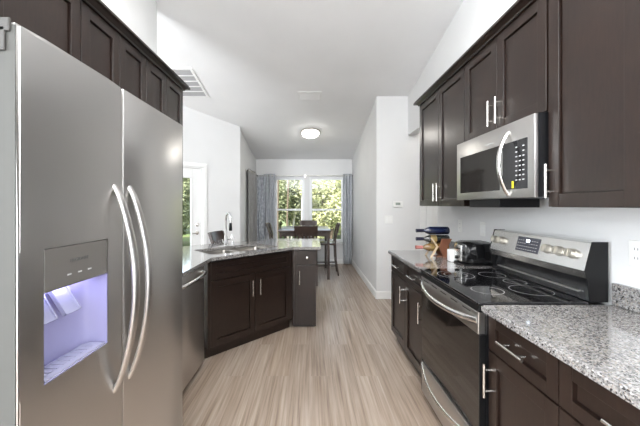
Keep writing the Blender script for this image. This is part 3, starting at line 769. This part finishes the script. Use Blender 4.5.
obj('screen', B(box, -.035, .035, -.0262, -.02, -.012, .025, .002), mat('thermostat_screen', (.25, .29, .26), .2), t)

# ------------------------------------------------------------ ceiling fixtures
SL = -math.atan(.2)
def dome(label, x, y, power, down):
    t = thing('ceiling_light', label, 'ceiling light', (x, y, HC(y)), 0, None, SL)
    b = bmesh.new(); lathe(b, [(.155, 0), (.178, -.004), (.180, -.03), (.168, -.042), (.158, -.042)], seg=36); obj('ring', b, 'nickel', t, True)
    b = bmesh.new(); lathe(b, [(.162, -.036), (.150, -.062), (.120, -.088), (.08, -.105), (.035, -.113), (.0, -.115)], seg=36)
    o = obj('glass_shade', b, mat('lit_frosted_glass', (1, .97, .92), .4, emis=(1, .955, .88), emis_s=5.5), t, True)
    b = bmesh.new(); lathe(b, [(.012, -.112), (.012, -.122), (.006, -.13), (0, -.131)], seg=14); obj('finial', b, 'nickel', t, True)
    l = bpy.data.lights.new('ceiling_lamp_downlight', 'AREA'); l.shape = 'DISK'; l.size = .32; l.energy = down; l.color = (1, .97, .93)
    lo = bpy.data.objects.new('ceiling_lamp_downlight', l); C.objects.link(lo); lo.location = (x, y, HC(y)-.15)
dome('lit frosted dome ceiling light over the dining passage', -.01, 5.62, 0, 1.0)
t = thing('ceiling_fill_panel', 'long flat fill light added over the kitchen aisle, above the frame', 'ceiling light', (-.25, 1.15, HC(1.15)), 0, None, SL)  # unseen glowing panel, added to light the kitchen from above
b = bmesh.new(); box(b, -.62, .62, -.92, .92, -.05, 0, .004); obj('housing', b, 'white', t)
b = bmesh.new(); box(b, -.59, .59, -.89, .89, -.058, -.05, .002); obj('diffuser', b, mat('fill_panel_glow', (1, 1, 1), .5, emis=(1, .985, .96), emis_s=3.3), t)
dome('dome ceiling light added to brighten the side hall behind the right wall', 2.15, 3.9, 0, .6)  # unseen lamp, added because the hall came out dark
# return grille
t = thing('ceiling_grille', 'large square louvred return air grille in the ceiling above the sink', 'vent', (-1.84, 4.145, HC(4.145)), 0, None, SL)
b = bmesh.new(); h = .34; f = .035
for q in ((-h, h, -h, -h+f), (-h, h, h-f, h), (-h, -h+f, -h+f, h-f), (h-f, h, -h+f, h-f)): box(b, *q, -.012, 0, .002)
for k in range(1, 5): box(b, -h+f, h-f, -h+f+(2*h-2*f)*k/5-.011, -h+f+(2*h-2*f)*k/5+.011, -.010, 0)
obj('frame', b, 'white', t)
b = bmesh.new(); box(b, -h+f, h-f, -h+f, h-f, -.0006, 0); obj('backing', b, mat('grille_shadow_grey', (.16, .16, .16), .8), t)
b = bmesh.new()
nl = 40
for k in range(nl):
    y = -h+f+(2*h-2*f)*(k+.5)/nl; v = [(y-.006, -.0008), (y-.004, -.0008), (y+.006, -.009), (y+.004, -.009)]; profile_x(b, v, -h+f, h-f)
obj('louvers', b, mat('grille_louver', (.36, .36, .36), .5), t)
t = thing('ceiling_register', 'small white rectangular air register in the ceiling beyond the grille', 'vent', (-.02, 4.45, HC(4.45)), 0, None, SL)
b = bmesh.new(); hx, hy, f = .175, .115, .03
for q in ((-hx, hx, -hy, -hy+f), (-hx, hx, hy-f, hy), (-hx, -hx+f, -hy+f, hy-f), (hx-f, hx, -hy+f, hy-f)): box(b, *q, -.008, 0, .002)
obj('frame', b, 'white', t)
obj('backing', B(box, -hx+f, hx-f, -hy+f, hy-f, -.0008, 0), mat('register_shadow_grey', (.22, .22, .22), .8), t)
b = bmesh.new()
for k in range(10):
    y = -hy+f+(2*hy-2*f)*(k+.5)/10; profile_x(b, [(y-.006, -.001), (y-.004, -.001), (y+.006, -.007), (y+.004, -.007)], -hx+f, hx-f)
obj('louvers', b, 'white', t)

# ------------------------------------------------------------ dining set
tb = thing('dining_table', 'dark counter height dining table in front of the windows', 'table', (-.12, 6.14, 0), 0)
tx, ty = .487, .58
b = B(box, -tx, tx, -ty, ty, .882, .914, .006); tt = obj('tabletop', b, 'darkwood', tb, True, 30)
b = bmesh.new()
box(b, -tx+.07, tx-.07, -ty+.055, -ty+.075, .80, .882); box(b, -tx+.07, tx-.07, ty-.075, ty-.055, .80, .882)
box(b, -tx+.055, -tx+.075, -ty+.07, ty-.07, .80, .882); box(b, tx-.075, tx-.055, -ty+.07, ty-.07, .80, .882)
obj('apron', b, 'darkwood', tb)
for sx in (-1, 1):
    for sy in (-1, 1):
        cx, cy = sx*(tx-.075+.03), sy*(ty-.06)
        b = bmesh.new(); prism(b, [(cx-.024, cy-.024), (cx+.024, cy-.024), (cx+.024, cy+.024), (cx-.024, cy+.024)], 0, .882)
        obj('leg', b, 'darkwood', tb)
def make_chair(label, loc, rz):
    t = thing('dining_chair', label, 'chair', loc, rz, 'counter height dining chairs')
    SH = .63
    b = B(box, -.205, .205, -.21, .19, SH-.035, SH+.005, .012); obj('seat', b, 'darkwood', t, True, 30)
    for s in (-1, 1):
        b = bmesh.new(); tube(b, [(s*.185, -.185, 0), (s*.18, -.18, SH-.03)], .021, 4, up=(1, 1, 0)); obj('leg', b, 'darkwood', t)
        b = bmesh.new(); tube(b, [(s*.185, .245, 0), (s*.183, .20, .30), (s*.18, .185, SH), (s*.18, .20, .80), (s*.182, .255, 1.01)], .020, 4, up=(1, 1, 0)); obj('leg', b, 'darkwood', t)
    for (x0, x1, y0, y1, z) in ((-.17, .17, -.19, -.172, .22), (-.17, .17, .195, .213, .28), (-.192, -.174, -.17, .20, .18), (.174, .192, -.17, .20, .18)):
        obj('stretcher', B(box, x0, x1, y0, y1, z, z+.028, .003), 'darkwood', t)
    b = bmesh.new(); n = 8
    # curved top rail and panel
    for (z0, z1, hw, dy0, dy1) in ((.90, 1.02, .20, .225, .262), (.72, .76, .17, .185, .195)):
        cols = []
        for i in range(n+1):
            u = -1+2*i/n; x = u*hw; bow = .025*(1-u*u)
            cols.append([b.verts.new((x, dy0+bow, z0)), b.verts.new((x, dy0+bow+.018, z0)), b.verts.new((x, dy1+bow+.018, z1)), b.verts.new((x, dy1+bow, z1))])
        for i in range(n):
            for j in range(4): b.faces.new((cols[i][j], cols[i+1][j], cols[i+1][(j+1) % 4], cols[i][(j+1) % 4]))
        b.faces.new(cols[0]); b.faces.new(cols[-1][::-1])
    for k in range(5):
        x = -.12+.06*k; a = b.verts.new
        v = [a((x-.018, .205, .76)), a((x+.018, .205, .76)), a((x+.018, .243, .90)), a((x-.018, .243, .90))]; w2 = [a((q.co.x, q.co.y+.012, q.co.z)) for q in v]
        b.faces.new(v); b.faces.new(w2[::-1])
        for i in range(4): b.faces.new((v[i], w2[i], w2[(i+1) % 4], v[(i+1) % 4]))
    obj('backrest', b, 'darkwood', t, True, 30); return t
ch = make_chair('dark wooden counter chair on the near side of the table, back to the camera', (-.085, 5.42, 0), PI)
dup(ch, (.29, 6.10, 0), RR, 'dark wooden counter chair at the right side of the table by the blue curtain')
dup(ch, (-.06, 6.82, 0), 0, 'dark wooden counter chair on the far side of the table, against the windows')
dup(ch, (-.60, 6.05, 0), LR, 'dark wooden counter chair at the left side of the table')
dup(ch, (-1.03, 4.07, 0), math.radians(81), 'dark counter chair pulled up behind the peninsula, left of the faucet')

# ------------------------------------------------------------ curtains
def curtain(name, label, p0, p1, z0, z1, folds, amp, m, spread=1.25, group=None):
    p0 = Vector(p0); p1 = Vector(p1); d = p1-p0; Ln = d.length; d /= Ln; n = Vector((-d.y, d.x))
    t = thing(name, label, 'curtain', (p0.x, p0.y, z0), math.atan2(d.y, d.x), group)
    bm = bmesh.new(); nu = folds*14; nv = 14; g = []
    ph = random.random()*6
    for j in range(nv+1):
        v = j/nv; row = []
        for i in range(nu+1):
            u = i/nu; wd = 1+(spread-1)*(1-v)**1.2
            x = (u-.5)*Ln*wd + Ln/2 + .006*math.sin(9*u+5*v+ph)
            y = amp*(.75+.35*(1-v))*math.sin(2*PI*folds*u + .35*math.sin(3*v+ph)) + .008*math.sin(4*v+11*u)
            row.append(bm.verts.new((x, y, v*(z1-z0))))
        g.append(row)
    for j in range(nv):
        for i in range(nu): bm.faces.new((g[j][i], g[j][i+1], g[j+1][i+1], g[j+1][i]))
    o = obj('panel', bm, m, t, True, 180); md = o.modifiers.new('s', 'SOLIDIFY'); md.thickness = .003
    for k in range(folds*2):
        u = (k+.5)/(folds*2); b = bmesh.new(); x = u*Ln
        pts = [(x, .0+.022*math.cos(a), (z1-z0)-.045+.022*math.sin(a)) for a in [2*PI*i/12 for i in range(13)]]
        tube(b, pts, .003, 6, up=(1, 0, 0), caps=False); obj('grommet', b, 'nickel', t, True)
    return t
RZ = 2.055
curtain('curtain', 'blue grey grommet curtain right of the windows, hanging to the floor', (.74, 7.0), (.945, 7.0), .02, 2.10, 3, .05, 'curtain', 1.0)
curtain('curtain', 'blue grey gathered curtain covering the left edge of the left window', (-1.08, 7.0), (-.83, 7.0), .02, 2.10, 3, .05, 'curtain', 1.12)
curtain('curtain', 'pale patterned curtain in the left corner beside the windows', (-1.25, 7.03), (-1.07, 7.03), .02, 2.08, 3, .02, 'curtain_pat', 1.0)
curtain('curtain', 'plain grey curtain on the left dining wall, seen edge on', (-1.235, 6.80), (-1.235, 5.98), .02, 2.10, 8, .02, 'curtain_grey', 1.0)
def rod(label, p0, p1, nrm):
    t = thing('curtain_rod', label, 'curtain rod', (p0[0], p0[1], RZ), math.atan2(p1[1]-p0[1], p1[0]-p0[0]))
    Ln = math.dist(p0, p1); b = bmesh.new(); tube(b, [(0, 0, 0), (Ln, 0, 0)], .008, 12); obj('rod', b, 'nickel', t, True)
    for x in (0, Ln):
        s = -1 if x == 0 else 1; b = bmesh.new(); lathe(b, [(.008, 0), (.014, s*.006), (.016, s*.015), (.008, s*.024), (0, s*.026)], (x, 0, 0), 14, 'X'); obj('finial', b, 'ink', t, True)
    for x in (Ln*.04, Ln*.5, Ln*.96):
        b = bmesh.new(); tube(b, [(x, 0, 0), (x, nrm, 0)], .006, 8); box(b, x-.012, x+.012, min(nrm*.92, nrm), max(nrm*.92, nrm), -.03, .03); obj('bracket', b, 'nickel', t)
rod('thin metal curtain rod over the two dining windows', (-1.22, 7.0), (.94, 7.0), .11)
rod('thin metal curtain rod on the left dining wall', (-1.235, 6.86), (-1.235, 5.93), -.055)

# ------------------------------------------------------------ outdoors
def ground_mat():
    m = mat('grass_ground', (.10, .13, .04), .9); v = coords(m)
    L(m, ramp(m, noise(m, v, .8, 8), [(.3, (.13, .11, .05)), (.6, (.12, .17, .05))]), P(m).inputs['Base Color']); return m
gm = ground_mat()
struct('ground', B(box, -30, 30, 7.3, 60, -.5, -.25), gm)
gl = obj('ground_left', B(box, -30, -6.01, -10, 7.3, -.5, -.25), gm); gl['kind'] = 'structure'; gl.name = 'ground_side'
def leaf_mat(name, a, b_, c_):
    m = mat(name, a, .6, spec=.25); v = coords(m)
    L(m, ramp(m, noise(m, v, 5, 3), [(.3, a), (.5, b_), (.7, c_)]), P(m).inputs['Base Color'])
    return m
M['leafA'] = leaf_mat('scrub_leaf_yellow_green', (.26, .26, .12), (.42, .42, .22), (.56, .54, .34))
M['leafB'] = leaf_mat('scrub_leaf_dark_green', (.11, .13, .065), (.22, .24, .13), (.36, .36, .22))
M['barkpale'] = mat('pale_bark', (.50, .46, .40), .9); M['bark'] = mat('brown_bark', (.12, .085, .06), .9)
def crown_bm(rx, ry, z0, z1, n, size, seed, blobs=14):
    rnd = random.Random(seed); bm = bmesh.new(); bl = []
    for i in range(blobs):
        bl.append((rnd.uniform(-.6, .6)*rx, rnd.uniform(-.5, .5)*ry, z0+(z1-z0)*rnd.uniform(.15, .85), rnd.uniform(.35, .6)))
    for i in range(n):
        cx, cy, cz, r = rnd.choice(bl); d = Vector((rnd.gauss(0, 1), rnd.gauss(0, 1), rnd.gauss(0, 1))).normalized()*(rnd.random()**.35)*r
        p = Vector((cx+d.x*rx, cy+d.y*ry, cz+d.z*(z1-z0)*.42))
        a = Vector((rnd.gauss(0, 1), rnd.gauss(0, 1), rnd.gauss(0, .6))).normalized(); b_ = a.cross(Vector((rnd.gauss(0, 1), rnd.gauss(0, 1), rnd.gauss(0, 1)))).normalized()
        s = size*rnd.uniform(.6, 1.3); q = [p-a*s, p+b_*s*.45, p+a*s, p-b_*s*.45]
        bm.faces.new([bm.verts.new(v) for v in q])
    return bm
def raw(name, bm, m, parent):     # no doubles pass needed
    me = bpy.data.meshes.new(name); bm.to_mesh(me); bm.free(); me.materials.append(M[m]); o = bpy.data.objects.new(name, me); C.objects.link(o); o.parent = parent; return o
def bush(label, loc, h, rx, m, seed, n=11000):
    t = thing('scrub_tree', label, 'tree', loc, 0, 'scrub trees beyond the windows')
    raw('crown', crown_bm(rx, rx*.8, .15, h, n, .07, seed), m, t)
    b = bmesh.new(); rnd = random.Random(seed+50)
    for k in range(4):
        x = rnd.uniform(-.5, .5); tube(b, [(x*.3, rnd.uniform(-.2, .2), -.05), (x*.7, 0, h*.4), (x, rnd.uniform(-.3, .3), h*.8)], .03, 6)
    obj('stem', b, 'bark' if seed % 2 else 'barkpale', t); return t
GL = 'leafy scrub tree in the thicket outside'
b1 = bush('bright yellow green scrub tree seen through the windows, nearest row', (.7, 12.6, -.25), 3.0, 1.25, 'leafA', 1)
b2 = bush('dark green scrub tree seen through the windows, nearest row', (-1.0, 13.3, -.25), 3.5, 1.3, 'leafB', 2)
dup(b1, (-.6, 15.8, -.25), 1.1, GL + ', yellow green'); dup(b2, (1.9, 14.8, -.25), 2.1, GL + ', dark green right')
rnd = random.Random(5)
for i in range(14):
    src = b1 if i % 2 else b2
    x = -10 + 15*i/13 + rnd.uniform(-.3, .3); y = 18 + (1.6 if i % 2 else -.6)
    lab = 'yellow green scrub tree in the far row of the thicket' if i % 2 else 'dark green scrub tree in the far row of the thicket'
    o = dup(src, (x, y, -.25), rnd.uniform(0, 6), lab); s = rnd.uniform(1.0, 1.25); o.scale = (s, s, s*rnd.uniform(.95, 1.15))
for i, (x, y) in enumerate([(-6.4, 11.0), (-5.2, 11.6), (-4.0, 13.0), (-7.6, 12.2)]):
    o = dup(b1 if i % 2 == 0 else b2, (x, y, -.25), i*1.3, 'yellow green scrub tree outside the patio door' if i % 2 == 0 else 'dark green scrub tree outside the patio door')
def pine(x, y, h, r, lean, m, label):
    t = thing('pine_tree', label, 'tree', (x, y, -.25), 0, 'tall thin trunks in the thicket')
    b = bmesh.new(); tube(b, [(0, 0, 0), (lean*.4, 0, h*.5), (lean, 0, h)], r, 8, radii=[1.1, .9, .5]); obj('trunk', b, m, t, True)
    raw('crown', crown_bm(1.2, 1.2, h*.62, h+.4, 1500, .12, int(x*10)+77, 6), 'leafB', t)
pine(-.95, 11.6, 8, .03, .35, 'bark', 'thin leaning brown pine trunk outside the left window')
pine(-.35, 12.4, 8.5, .035, -.15, 'barkpale', 'thin pale pine trunk nearer the window mullion')
pine(-1.35, 12.2, 8, .035, .1, 'bark', 'thin brown pine trunk at the left edge of the left window')
pine(.55, 14.0, 8, .06, .2, 'bark', 'brown pine trunk behind the bushes of the right window')
dup(b1, (-2.6, 14.2, -.25), 5.2, 'yellow green scrub tree left of the left dining window view')
dup(b2, (3.4, 15.5, -.25), 6.5, 'dark green scrub tree beyond the right edge of the right window')
